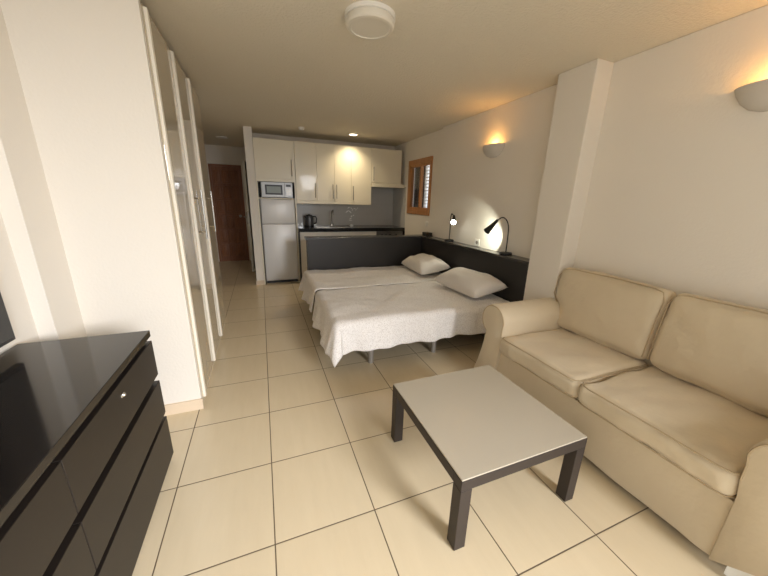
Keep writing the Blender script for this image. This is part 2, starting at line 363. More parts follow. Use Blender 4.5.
MB().box(2.338, 2.93, FY+0.01, YB-0.03, 1.665, 1.713).build('body', M['cream'], t)
MB().box(2.338, 2.96, FY-0.035, FY+0.01, 1.64, 1.70, bev=0.004).build('front_lip', M['cream'], t)
# fridge
t = thing('refrigerator', (0.765, 4.6, 0), 'silver two-door fridge freezer under the microwave', 'refrigerator')
MB().box(0.498, 1.026, 4.44, 4.80, 0.02, 1.392, bev=0.004).build('body', M['silver'], t)
MB().box(0.498, 1.026, 4.385, 4.44, 1.005, 1.39, bev=0.012).build('freezer_door', M['silver'], t, smooth=30)
MB().box(0.498, 1.026, 4.385, 4.44, 0.045, 0.995, bev=0.012).build('fridge_door', M['silver'], t, smooth=30)
MB().box(0.51, 1.015, 4.41, 4.75, 0.0, 0.04).build('plinth', M['black'], t)
# microwave in its niche
t = thing('microwave', (0.77, 4.55, 1.411), 'silver microwave oven in the niche above the fridge', 'microwave')
MB().box(0.525, 1.005, 4.37, 4.70, 1.415, 1.655, bev=0.005).build('body', M['micro'], t)
dr = MB().box(0.53, 0.875, 4.352, 4.372, 1.42, 1.65, bev=0.004).build('door', M['micro'], t)
MB().box(0.585, 0.845, 4.345, 4.355, 1.46, 1.61, bev=0.002).build('window_frame', M['black'], dr)
MB().box(0.61, 0.82, 4.343, 4.3455, 1.485, 1.585).build('window', mat('microwave_glass', (0.20, 0.22, 0.18), 0.08, spec=0.7), dr)  # greenish reflection put into the glass colour
cp = MB().box(0.88, 1.0, 4.354, 4.372, 1.42, 1.65, bev=0.003).build('control_panel', M['micro'], t)
for r in range(4):
    for c in range(3):
        MB().box(0.90+c*0.028, 0.92+c*0.028, 4.351, 4.356, 1.46+r*0.025, 1.476+r*0.025).build('button', M['nickel'], cp)
MB().box(0.90, 0.975, 4.351, 4.356, 1.585, 1.62).build('display', M['black'], cp)
for z in (1.411,):
    for (x, y) in ((0.55, 4.40), (0.98, 4.40), (0.55, 4.67), (0.98, 4.67)):
        MB().lathe([(0, 0), (0.012, 0), (0.012, 0.006), (0, 0.006)], (x, y, z), 10).build('foot', M['black'], t)
# base units
def base_unit(x0, x1, label, hx):
    t = thing('base_cabinet', ((x0+x1)/2, 4.55, 0), label, 'cabinet', 'pale kitchen base cabinets')
    mb = MB(); mb.box(x0, x1, 4.27, YB-0.002, 0.1, 0.88); mb.build('carcass', M['base_white'], t)
    MB().box(x0, x1, 4.32, YB-0.002, 0, 0.1).build('plinth', M['recess'], t)
    dr = MB().box(x0+0.002, x1-0.002, 4.25, 4.27, 0.11, 0.74, bev=0.002).build('door', M['base_white'], t)
    dw = MB().box(x0+0.002, x1-0.002, 4.25, 4.27, 0.745, 0.875, bev=0.002).build('drawer_front', M['base_white'], t)
    bar_handle(dr, hx, 0.5, 0.7, 4.25)
base_unit(1.075, 1.50, 'pale base cabinet beside the fridge, under the kettle', 1.46)
base_unit(1.50, 1.93, 'pale base cabinet under the sink', 1.54)
base_unit(1.93, 2.42, 'pale base cabinet between the sink and the oven', 2.38)
t = thing('oven', (2.7, 4.5, 0), 'built-in dark grey oven with control knobs at the right end of the worktop', 'oven')
MB().box(2.425, 2.965, 4.27, YB-0.002, 0.0, 0.88).build('body', M['dark_front'], t)
MB().box(2.425, 2.965, 4.25, 4.27, 0.10, 0.74, bev=0.003).build('oven_door', M['black'], t)
cp = MB().box(2.425, 2.94, 4.25, 4.27, 0.745, 0.875, bev=0.003).build('control_panel', mat('oven_panel', (0.16, 0.155, 0.15), 0.3, metal=0.4), t)
for x in (2.52, 2.60, 2.68, 2.80):
    MB().lathe([(0, 0), (0.022, 0), (0.02, 0.025), (0, 0.026)], n=14).xf(Matrix.Translation((x, 4.25, 0.81)) @ Matrix.Rotation(PI/2, 4, 'X')).build('knob', M['black'], cp, smooth=40)
MB().tube([(2.46, 4.25, 0.68), (2.46, 4.21, 0.68), (2.90, 4.21, 0.68), (2.90, 4.25, 0.68)], 0.008, 8).build('handle', M['chrome'], t, smooth=40)
t = thing('worktop', (2.0, 4.5, 0.88), 'black granite kitchen worktop along the splashback', 'worktop')
MB().box(1.056, 2.968, 4.22, YB-0.009, 0.88, 0.94, bev=0.003).build('slab', M['granite'], t)
mb = MB(); mb.box(2.9665, 2.969, 4.222, YB-0.01, 0.0, 0.879)
tag(mb.build('side_panel', M['granite']), 'black end panel at the window end of the worktop, right of the oven', 'panel')
mb = MB(); mb.box(1.056, 1.073, 4.25, YB-0.01, 0, 0.879)
tag(mb.build('side_panel', M['ledge']), 'black end panel between the fridge and the base cabinets', 'panel')
# sink and tap
t = thing('sink', (1.62, 4.48, 0.94), 'steel sink with a drainer set in the black worktop', 'sink')
mb = MB(); mb.box(1.36, 1.95, 4.30, 4.32, 0.9402, 0.945); mb.box(1.36, 1.95, 4.62, 4.64, 0.9402, 0.945); mb.box(1.36, 1.38, 4.32, 4.62, 0.9402, 0.945); mb.box(1.93, 1.95, 4.32, 4.62, 0.9402, 0.945); mb.box(1.66, 1.68, 4.32, 4.62, 0.9402, 0.945)
mb.build('rim', M['nickel'], t)
MB().box(1.38, 1.66, 4.32, 4.62, 0.9402, 0.941).build('basin', mat('basin_steel', (0.25, 0.25, 0.25), 0.3, metal=1), t)
mb = MB(); mb.box(1.68, 1.93, 4.32, 4.62, 0.9402, 0.941)
for i in range(6): mb.box(1.70+i*0.037, 1.715+i*0.037, 4.34, 4.60, 0.941, 0.944)
mb.build('drainer', M['nickel'], t)
t = thing('tap', (1.70, 4.70, 0.94), 'chrome swan-neck tap behind the sink', 'tap')
MB().lathe([(0, 0), (0.026, 0), (0.024, 0.03), (0.014, 0.04), (0, 0.04)], (1.70, 4.70, 0.94), 16).build('base', M['chrome'], t, smooth=40)
pts = [(1.70, 4.70, 0.975), (1.70, 4.70, 1.155)] + [(1.70, 4.70-0.07*(1-math.cos(a)), 1.155+0.07*math.sin(a)) for a in [PI*i/8 for i in range(1, 8)]] + [(1.70, 4.56, 1.13)]
MB().tube(pts, 0.011, 10).build('spout', M['chrome'], t, smooth=60)
MB().tube([(1.722, 4.70, 0.965), (1.76, 4.69, 0.985), (1.79, 4.685, 0.995)], 0.006, 8).build('lever', M['chrome'], t, smooth=60)
# kettle
t = thing('kettle', (1.29, 4.66, 0.94), 'dark electric kettle on the worktop near the fridge', 'kettle')
MB().lathe([(0, 0), (0.078, 0), (0.08, 0.01), (0.078, 0.02), (0, 0.02)], (1.29, 4.66, 0.94), 24).build('base', M['black'], t, smooth=30)
MB().lathe([(0, 0.021), (0.073, 0.021), (0.074, 0.05), (0.068, 0.14), (0.062, 0.175), (0, 0.178)], (1.29, 4.66, 0.94), 24).build('jug', mat('kettle_grey', (0.06, 0.06, 0.062), 0.3, spec=0.6), t, smooth=40)
MB().lathe([(0, 0.178), (0.06, 0.178), (0.05, 0.195), (0.012, 0.20), (0.012, 0.212), (0, 0.213)], (1.29, 4.66, 0.94), 20).build('lid', M['black'], t, smooth=40)
MB().tube([(1.352, 4.66, 1.105), (1.40, 4.65, 1.11), (1.418, 4.65, 1.07), (1.408, 4.65, 1.0), (1.362, 4.66, 0.975)], 0.012, 8).build('handle', M['black'], t, smooth=60)
MB().tube([(1.235, 4.655, 1.09), (1.205, 4.65, 1.115)], [0.02, 0.011], 8).build('spout', M['black'], t, smooth=60)
t = MB().lathe([(0, 0), (0.022, 0.002), (0.034, 0.016), (0.035, 0.026), (0.022, 0.044), (0, 0.05)], (2.01, 4.46, 0.9405), 18).build('dish_sponge', mat('sponge_white', (0.9, 0.9, 0.88), 0.6), smooth=60)  # small rounded white blob resting on the worktop
tag(t, 'small round white sponge on the black worktop below the splashback decal', 'sponge')
# decal of small pale leaves on the splashback
yd = YB-0.0095; DW = mat('decal_white', (0.88, 0.86, 0.82), 0.5)
dt = thing('wall_decal', (2.1, yd, 1.03), 'pale leaf decal on the grey splashback tiles right of the tap', 'wall decal')
def leaf(x, z, ln, a, wd):
    pts = []
    for i in range(9):
        u = i/8; pts.append((u*ln, math.sin(PI*u)*wd))
    for i in range(7, 0, -1):
        u = i/8; pts.append((u*ln, -math.sin(PI*u)*wd*0.6))
    q_ = MB().poly([(x+q[0]*math.cos(a)-q[1]*math.sin(a), yd, z+q[0]*math.sin(a)+q[1]*math.cos(a)) for q in pts], (0, 0.0012, 0)).build('leaf', DW, dt)
for (x, z, ln, a, wd) in ((1.99, 1.17, .09, .6, .014), (2.05, 1.215, .08, -.7, .013), (2.03, 1.25, .06, .5, .012), (2.085, 1.27, .05, -.6, .01), (2.12, 1.20, .05, 1.3, .008), (2.14, 1.245, .06, .1, .008),
                          (2.19, 1.21, .05, 1.1, .008), (2.22, 1.25, .03, .8, .008), (2.06, 1.05, .06, .3, .012), (2.10, 1.08, .05, 1.2, .013), (2.13, 1.11, .045, .6, .011), (2.05, 1.03, .08, 0.0, .007)): leaf(x, z, ln, a, wd)

# ------------------------------------------------------------------ low partition with charcoal ledge round the beds
t = thing('low_partition', (1.9, 3.25, 0), 'low charcoal partition between the beds and the kitchen', 'partition')
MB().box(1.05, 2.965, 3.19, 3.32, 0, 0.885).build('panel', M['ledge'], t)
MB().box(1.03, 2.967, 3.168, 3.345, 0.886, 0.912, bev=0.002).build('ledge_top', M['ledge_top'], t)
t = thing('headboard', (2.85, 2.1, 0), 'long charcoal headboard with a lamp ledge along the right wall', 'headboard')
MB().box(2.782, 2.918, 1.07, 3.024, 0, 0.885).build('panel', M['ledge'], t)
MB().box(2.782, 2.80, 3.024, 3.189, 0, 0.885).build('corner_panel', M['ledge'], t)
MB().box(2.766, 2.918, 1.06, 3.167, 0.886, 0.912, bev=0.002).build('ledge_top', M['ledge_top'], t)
mb = MB(); mb.box(2.86, 2.955, 3.18, 3.335, 0.913, 0.955, bev=0.004)
tag(mb.build('storage_box', M['matte_black']), 'flat black box on the ledge in the corner by the kitchen window', 'box')

# ------------------------------------------------------------------ beds
TOPZ = 0.475
def make_bed(y0, y1, label):
    t = thing('single_bed', (1.9, (y0+y1)/2, 0), label, 'bed', 'two single beds side by side')
    MB().box(1.05, 2.76, y0+0.02, y1-0.02, 0.205, 0.27, bev=0.01).build('bed_base', M['bed_base'], t)
    MB().box(1.03, 2.77, y0+0.005, y1-0.005, 0.27, TOPZ-0.016, bev=0.045, seg=4).build('mattress', M['mattress'], t, smooth=30)
    for x in (1.33, 1.98, 2.62):
        for y in (y0+0.09, y1-0.12):
            MB().lathe([(0, 0), (0.024, 0), (0.024, 0.19), (0.04, 0.192), (0.04, 0.205), (0, 0.205)], (x, y, 0), 16).build('leg', M['leg'], t, smooth=40)
    return t
def spread(y0, y1, foot, near, far, seed, label, wav=0.02):
    """bed cover: top rectangle x 1.0..2.77, y0..y1, hanging at foot, near and far sides"""
    X0, X1 = 1.025, 2.757; rho = 0.055
    def f(u, v):
        a = -foot + u*(X1-X0+foot)                     # along the bed, negative hangs at the foot
        b = -near + v*((y1-y0)+near+far)               # across the bed
        du = max(0, -a); dn = max(0, -b); df = max(0, b-(y1-y0))
        ds = dn if dn > 0 else df; sgn = -1 if dn > 0 else 1
        x = X0 + max(0, a); y = y0 + min(max(b, 0), y1-y0)
        r = (du**3+ds**3)**(1/3)
        z = TOPZ + 0.012*noise.noise(Vector((x*3+seed, y*3, 0))) + 0.006*noise.noise(Vector((x*9+seed, y*9, 3)))
        edge = min(max(0, a), 0.15, (b if near > 0.15 else 9) if b > 0 else 0)/0.15
        z -= 0.0
        if r > 0:
            hy = math.hypot(du, ds); dx, dy = -du/hy, sgn*ds/hy
            if r < rho*PI/2:
                out = rho*math.sin(r/rho); dn_ = rho*(1-math.cos(r/rho))
            else:
                e = r - rho*PI/2
                out = rho + e*(0.17*abs(dx)+0.07*abs(dy)); dn_ = rho + e*0.985
            per = (y*1.0 if ds == 0 else x) if du == 0 or ds == 0 else (math.atan2(ds, du)*0.25 + x + y)
            amp = wav*min(1, max(0, (r-0.05)/0.25))
            out += amp*math.sin(per*13 + seed*2.1 + 2.0*noise.noise(Vector((per*2, seed, 0)))) + amp*0.5*math.sin(per*31+seed)
            cor = 4*(abs(dx*dy))**1.0/2 if (du > 0 and ds > 0) else 0
            out += cor*0.025*min(1, r/0.3); x += 0.045*cor*min(1, r/0.3)
            x += dx*out; y += dy*out; z -= dn_
            z = max(z, 0.03)
        return Vector((x, y, z))
    mb = MB(); mb.grid(f, 110, 84)
    o = mb.build('bedspread', M['bed'], smooth=True)
    m = o.modifiers.new('thick', 'SOLIDIFY'); m.thickness = 0.008; m.offset = 1
    return tag(o, label, 'bedspread', 'pale speckled bedspreads')
make_bed(1.235, 2.12, 'single bed on grey legs nearest the sofa')
make_bed(2.16, 3.10, 'single bed against the low back partition, behind the near bed')
spread(1.235, 2.10, 0.315, 0.295, 0.03, 1.0, 'pale speckled cover draped over the bed nearest the sofa', 0.022)
spread(2.20, 3.09, 0.30, 0.03, 0.05, 5.3, 'pale speckled cover on the bed against the back partition', 0.026)

def pillow(cx, cy, cz, w, l, h, rx, ry, rz, label, seed, bottom=None):
    mb = MB()
    def sh(side):
        def f(u, v):
            a = 2*u-1; b = 2*v-1
            k = max(0.0, (1-abs(a)**2.4))**0.42 * max(0.0, (1-abs(b)**2.8))**0.42
            pin = 1-0.07*(1-abs(a)**2)*abs(b)**3; pin2 = 1-0.07*(1-abs(b)**2)*abs(a)**3
            z = (h*0.68 if side > 0 else -h*0.32)*k + 0.012*k*(side > 0)*noise.noise(Vector((a*2.2+seed, b*2.2, side)))*2
            return Vector((a*w/2*pin2, b*l/2*pin, z))
        return f
    mb.grid(sh(1), 28, 36); mb.grid(sh(-1), 28, 36)
    mb.xf(Matrix.Translation((cx, cy, cz)) @ Matrix.Rotation(rz, 4, 'Z') @ Matrix.Rotation(ry, 4, 'Y') @ Matrix.Rotation(rx, 4, 'X'))
    o = mb.build('pillow', M['pillow'], smooth=True)
    return tag(o, label, 'pillow', 'two bed pillows')
pillow(2.542, 1.63, 0.578, 0.42, 0.74, 0.19, 0, -0.17, 0.05, 'cream pillow at the head of the bed nearest the sofa', 1)
pillow(2.537, 2.62, 0.578, 0.42, 0.72, 0.19, 0, -0.17, -0.06, 'cream pillow at the head of the bed by the back partition', 6)

# ------------------------------------------------------------------ bedside lamps
def desk_lamp(bx, by, neck, head, aim, label, power, out=0.0):
    """neck: points above the base, head: (start, tip) of the conical shade"""
    zb = 0.9125
    t = thing('desk_lamp', (bx, by, zb), label, 'lamp', 'two black gooseneck lamps on the ledge')
    MB().lathe([(0, 0), (0.062, 0), (0.064, 0.006), (0.06, 0.018), (0.012, 0.024), (0, 0.024)], (bx, by, zb), 24).build('base', M['matte_black'], t, smooth=40)
    P = [Vector((bx, by, zb+0.02))] + [Vector(q) for q in neck]; sm = []
    for i in range(len(P)-1):
        p0, p1, p2, p3 = P[max(i-1, 0)], P[i], P[i+1], P[min(i+2, len(P)-1)]
        for k in range(6):
            u = k/6; sm.append(0.5*((2*p1)+(p2-p0)*u+(2*p0-5*p1+4*p2-p3)*u*u+(3*p1-p0-3*p2+p3)*u**3))
    sm.append(P[-1])
    MB().tube(sm, 0.006, 10).build('neck', M['matte_black'], t, smooth=60)
    a, b = Vector(head[0]), Vector(head[1]); d = (b-a); ln = d.length; q = d.to_track_quat('Z', 'Y').to_matrix().to_4x4()
    mb = MB().lathe([(0, -0.012), (0.012, -0.01), (0.015, 0.0), (0.02, ln*0.3), (0.030, ln*0.75), (0.037, ln), (0.0345, ln), (0.028, ln*0.75), (0.018, ln*0.3), (0, ln*0.25)], n=24)
    mb.xf(Matrix.Translation(a) @ q); sh = mb.build('shade', M['matte_black'], t, smooth=40)
    mb = MB().lathe([(0, ln*0.45), (0.014, ln*0.5), (0.021, ln*0.70), (0.023+0.010*out, ln*(0.82+0.15*out)), (0.02+0.011*out, ln*(0.88+0.18*out)), (0.012+0.01*out, ln*(0.92+0.21*out)), (0, ln*(0.93+0.23*out))], n=18); mb.xf(Matrix.Translation(a) @ q)
    mb.build('bulb', M['bulb'], sh, smooth=True)
    l = bpy.data.lights.new('lamp_beam', 'SPOT'); l.energy = power; l.color = (1.0, 1.0, 0.82); l.spot_size = math.radians(108); l.spot_blend = 0.15; l.shadow_soft_size = 0.015
    lo = bpy.data.objects.new('lamp_beam', l); COL.objects.link(lo); lo.parent = t
    lo.location = (b + d.normalized()*(0.008+0.035*out)) - ORG[t.name]; lo.rotation_euler = (-Vector(aim)).to_track_quat('Z', 'Y').to_euler()
    return t
desk_lamp(2.86, 2.555, [(2.86, 2.555, 1.06), (2.857, 2.555, 1.20), (2.85, 2.535, 1.268), (2.842, 2.50, 1.270), (2.838, 2.455, 1.247)], ((2.838, 2.455, 1.247), (2.775, 2.36, 1.175)), (-0.5, -0.75, -0.6),
          'small black gooseneck lamp lit towards the room, nearer the kitchen window', 3, 0.85)
desk_lamp(2.86, 1.475, [(2.86, 1.475, 1.06), (2.857, 1.48, 1.19), (2.845, 1.51, 1.262), (2.805, 1.53, 1.285), (2.765, 1.555, 1.252)], ((2.765, 1.555, 1.252), (2.742, 1.668, 1.132)), (0.82, 0.57, -0.10),
          'small black gooseneck lamp shining on the wall, at the sofa end of the ledge', 5.0)
# sockets and switch
t = thing('wall_socket', (2.92, 2.03, 0.945), 'white wall socket in the pool of light behind the ledge', 'socket')
MB().box(2.910, 2.9205, 1.985, 2.07, 0.92, 1.0, bev=0.003).build('plate', M['white'], t)
MB().lathe([(0, 0), (0.02, 0), (0.02, 0.003), (0, 0.003)], n=18).xf(Matrix.Translation((2.9105, 2.027, 0.96)) @ Matrix.Rotation(-PI/2, 4, 'Y')).build('socket_well', M['nickel'], t)
t = thing('light_switch', (WW, 3.395, 1.03), 'cream light switch under the kitchen window', 'switch')
MB().box(WW-0.010, WW+0.0005, 3.355, 3.435, 1.035, 1.115, bev=0.003).build('plate', M['white'], t)
MB().box(WW-0.014, WW-0.009, 3.37, 3.42, 1.05, 1.10, bev=0.002).build('rocker', M['white'], t)

# ------------------------------------------------------------------ wall sconces (half bowls open upwards)
def sconce(y, zt, r, label, power):
    t = thing('wall_sconce', (WR, y, zt-0.14), label, 'wall light', 'plaster uplighters on the right wall')
    prof = [(0.0, -0.128), (0.05, -0.125), (0.095, -0.108), (0.132, -0.075), (0.156, -0.035), (r, 0.0), (r-0.012, 0.0), (0.144, -0.035), (0.12, -0.07), (0.085, -0.098), (0.04, -0.113), (0, -0.116)]
    mb = MB().lathe(prof, (0, 0, 0), 28, PI/2, 3*PI/2); mb.xf(Matrix.Translation((WR-0.001, y, zt)) @ Matrix.Diagonal((0.62, 1, 1, 1)))
    mb.build('bowl', M['ceramic'], t, smooth=50)
    MB().box(WR-0.03, WR-0.001, y-0.02, y+0.02, zt-0.11, zt-0.075).build('lamp_holder', M['white'], t)
    MB().lathe([(0, -0.078), (0.012, -0.07), (0.02, -0.045), (0.016, -0.022), (0, -0.015)], (WR-0.048, y, zt), 14).build('bulb', M['warm_bulb'], t, smooth=True)
    l = bpy.data.lights.new('sconce_light', 'POINT'); l.energy = power; l.color = (1.0, 0.50, 0.14); l.shadow_soft_size = 0.02
    lo = bpy.data.objects.new('sconce_light', l); COL.objects.link(lo); lo.parent = t; lo.location = (-0.055, 0, 0.14-0.005)
    return t
sconce(1.915, 2.03, 0.155, 'small plaster half-bowl uplighter glowing above the bed ledge', 1.6)
sconce(-0.145, 2.035, 0.17, 'plaster half-bowl uplighter glowing above the sofa', 1.6)

# ------------------------------------------------------------------ ceiling fittings
CL = (1.15, 0.915, H)
t = thing('ceiling_lamp', CL, 'round white drum ceiling lamp, unlit', 'ceiling lamp')
MB().lathe([(0, 0), (0.142, 0), (0.142, -0.018), (0.137, -0.02), (0, -0.02)], CL, 40).build('base_ring', M['white'], t, smooth=30)
MB().lathe([(0.134, -0.021), (0.138, -0.03), (0.136, -0.05), (0.128, -0.058), (0.112, -0.060), (0.108, -0.056), (0, -0.055)], CL, 40).build('diffuser', M['opal'], t, smooth=30)
t = thing('downlight', (1.95, 4.12, H), 'lit round recessed downlight in front of the kitchen cabinets', 'downlight', 'recessed ceiling lights')
MB().lathe([(0.062, 0), (0.075, -0.001), (0.074, -0.008), (0.06, -0.009), (0.058, 0)], (1.95, 4.12, H), 28).build('trim_ring', M['white'], t, smooth=30)
MB().lathe([(0, -0.006), (0.06, -0.006), (0.06, -0.001), (0, -0.001)], (1.95, 4.12, H), 28).build('lens', M['led'], t)
l = bpy.data.lights.new('downlight_beam', 'SPOT'); l.energy = 46; l.color = (1.0, 0.82, 0.56); l.spot_size = math.radians(128); l.spot_blend = 1.0; l.shadow_soft_size = 0.05
lo = bpy.data.objects.new('downlight_beam', l); COL.objects.link(lo); lo.parent = t; lo.location = (0, 0, -0.015)
t = thing('downlight', (-0.04, 5.5, H), 'unlit round downlight in the hall ceiling before the entrance door', 'downlight', 'recessed ceiling lights')
MB().lathe([(0.075, 0), (0.10, -0.001), (0.098, -0.012), (0.075, -0.014), (0.072, 0)], (-0.04, 5.5, H), 28).build('trim_ring', M['white'], t, smooth=30)
MB().lathe([(0, -0.009), (0.075, -0.009), (0.075, -0.001), (0, -0.001)], (-0.04, 5.5, H), 28).build('lens', M['opal'], t)
t = thing('smoke_detector', (1.14, 4.02, H), 'small white smoke detector on the ceiling before the wall cabinets', 'smoke detector')
MB().lathe([(0, 0), (0.045, 0), (0.045, -0.012), (0, -0.012)], (1.14, 4.02, H), 24).build('base', M['white'], t, smooth=30)
MB().lathe([(0.04, -0.012), (0.038, -0.03), (0.022, -0.038), (0, -0.038)], (1.14, 4.02, H), 24).build('cover', M['white'], t, smooth=30)

# ------------------------------------------------------------------ dresser and TV
t = thing('dresser', (-0.3, -0.12, 0), 'wide black-brown chest of drawers with a glossy top against the left wall', 'chest of drawers')
DY0, DY1, XF = -0.90, 0.68, -0.06
MB().box(-0.545, XF, DY0, DY1, 0.742, 0.774, bev=0.002).build('top', M['dark_top'], t)
mb = MB(); mb.box(-0.54, XF-0.03, DY1-0.03, DY1-0.002, 0, 0.741); mb.box(-0.54, XF-0.03, DY0+0.002, DY0+0.03, 0, 0.741); mb.box(-0.545, -0.53, DY0+0.03, DY1-0.03, 0.0, 0.741)
mb.box(-0.53, XF-0.03, DY0+0.03, DY1-0.03, 0.03, 0.06); mb.box(-0.53, XF-0.04, DY0+0.03, DY1-0.03, 0.69, 0.741)
mb.build('carcass', M['recess'], t)
YM = -0.107
for (z0, z1) in ((0.03, 0.272), (0.297, 0.492), (0.528, 0.718)):
    for (a, b) in ((DY0, YM-0.002), (YM+0.002, DY1)):
        dw = MB().box(XF-0.028, XF, a, b, z0, z1, bev=0.0015).build('drawer', M['dark_front'], t)
        if b == DY1 and z1 > 0.7:
            mb = MB().lathe([(0, 0), (0.009, 0), (0.0095, 0.006), (0.006, 0.012), (0, 0.013)], n=14); mb.xf(Matrix.Translation((XF-0.001, 0.282, 0.667)) @ Matrix.Rotation(PI/2, 4, 'Y'))
            mb.box(XF, XF+0.004, 0.268, 0.296, 0.66, 0.674, bev=0.0015)
            mb.build('drawer_lock', M['chrome'], dw, smooth=40)
MB().box(-0.53, XF-0.05, DY0+0.03, DY1-0.03, 0.0, 0.03).build('plinth', M['recess'], t)
t = thing('television', (-0.50, 0.1, 0.7745), 'flat black television standing on the glossy dresser', 'television')
MB().box(-0.52, -0.492, -0.34, 0.595, 0.828, 1.37, bev=0.004).build('casing', M['black'], t)
MB().box(-0.493, -0.489, -0.328, 0.583, 0.845, 1.358).build('screen', M['screen'], t)
for y in (-0.22, 0.40):
    mb = MB(); mb.tube([(-0.507, y, 0.83), (-0.47, y, 0.780)], 0.008, 8); mb.tube([(-0.507, y, 0.83), (-0.535, y, 0.780)], 0.008, 8)
    mb.build('stand_foot', M['black'], t, smooth=60)

# ------------------------------------------------------------------ coffee table
t = thing('coffee_table', (1.507, 0.064, 0), 'low square coffee table with a beige top and dark brown legs', 'coffee table')
TX0, TX1, TY0, TY1, TH = 1.155, 1.86, -0.287, 0.415, 0.378
mb = MB(); e = 0.012
mb.box(TX0, TX1, TY0, TY0+0.055, TH-0.058, TH-0.008, bev=0.002); mb.box(TX0, TX1, TY1-0.055, TY1, TH-0.058, TH-0.008, bev=0.002)
mb.box(TX0, TX0+0.055, TY0+0.055, TY1-0.055, TH-0.058, TH-0.008, bev=0.002); mb.box(TX1-0.055, TX1, TY0+0.055, TY1-0.055, TH-0.058, TH-0.008, bev=0.002)
mb.build('apron', M['table_frame'], t)
MB().box(TX0+0.002, TX1-0.002, TY0+0.002, TY1-0.002, TH-0.0075, TH, bev=0.0025).build('tabletop', M['table_top'], t)
for x in (TX0, TX1-0.055):
    for y in (TY0, TY1-0.055):
        MB().box(x, x+0.055, y, y+0.055, 0.0, TH-0.059, bev=0.002).build('leg', M['table_frame'], t)

# ------------------------------------------------------------------ sofa
t = thing('sofa', (2.5, -0.035, 0), 'cream slipcovered two-seat sofa with rolled arms and a skirt to the floor', 'sofa')
YI0, YI1, XS, XE = -0.69, 0.625, 2.15, 2.90    # inner faces of the arms, front of the seat, back
def rbox(mb, x0, x1, y0, y1, z0, z1, r, n, puff=(0, 0, 0), wr=0.0, seed=0):
    """rounded, slightly stuffed cushion"""
    c = Vector(((x0+x1)/2, (y0+y1)/2, (z0+z1)/2)); h = Vector(((x1-x0)/2, (y1-y0)/2, (z1-z0)/2))
    b = bmesh.new(); bmesh.ops.create_cube(b, size=2.0); bmesh.ops.subdivide_edges(b, edges=b.edges[:], cuts=n, use_grid_fill=True)
    for v in b.verts:
        u = v.co.copy()
        q = Vector([math.copysign(abs(k)**0.75, k) for k in u])
        pt = Vector((q.x*h.x, q.y*h.y, q.z*h.z)); inn = Vector([max(-(hh-r), min(hh-r, k)) for hh, k in zip(h, pt)])
        d = pt-inn
        if d.length > 1e-9: pt = inn + d.normalized()*min(r, d.length if d.length < r else r)
        px, py, pz = [1-min(1, abs(k))**2 for k in u]
        pt.z += math.copysign(1, u.z)*abs(u.z)*puff[2]*px*py; pt.x += math.copysign(1, u.x)*abs(u.x)*puff[0]*py*pz; pt.y += math.copysign(1, u.y)*abs(u.y)*puff[1]*px*pz
        w3 = c+pt
        if wr: pt += d.normalized()*wr*(noise.noise(Vector((w3.x*5+seed, w3.y*5, w3.z*7))) + 0.7*noise.noise(Vector((w3.x*7+w3.y*11+seed, w3.y*9-w3.z*8, w3.z*5)))) if d.length > 1e-9 else Vector((0, 0, wr*noise.noise(Vector((w3.x*4+seed, w3.y*4, 1)))))
        v.co = c+pt
    me = bpy.data.meshes.new('t'); b.to_mesh(me); mb.bm.from_mesh(me); b.free(); bpy.data.meshes.remove(me)
    return mb
# skirted base: front panel with soft folds, then the closed body behind
mb = MB()
def skirt(u, v):
    y = -0.72 + u*(0.655+0.72); z = 0.035 + v*(0.315-0.035)
    k = (1-v)
    x = XS + 0.012 - 0.016*k + 0.007*k*math.sin(y*9+1.3) + 0.010*k*noise.noise(Vector((y*6, z*2, 4))) + 0.006*noise.noise(Vector((y*9, z*6, 1)))
    x -= 0.028*k*math.exp(-((y-0.60)/0.06)**2) + 0.020*k*math.exp(-((y+0.66)/0.07)**2)
    return Vector((x, y, z + 0.008*math.sin(y*5)*k))
mb.grid(skirt, 90, 14)
mb.box(XS+0.03, XE, -0.72, 0.655, 0.06, 0.318)
mb.build('skirted_base', M['sofa'], t, smooth=40)
for y in (-0.85, 0.78):
    for x in (2.25, 2.62): MB().box(x, x+0.05, y-0.025, y+0.025, 0, 0.07).build('foot', M['dark_front'], t)
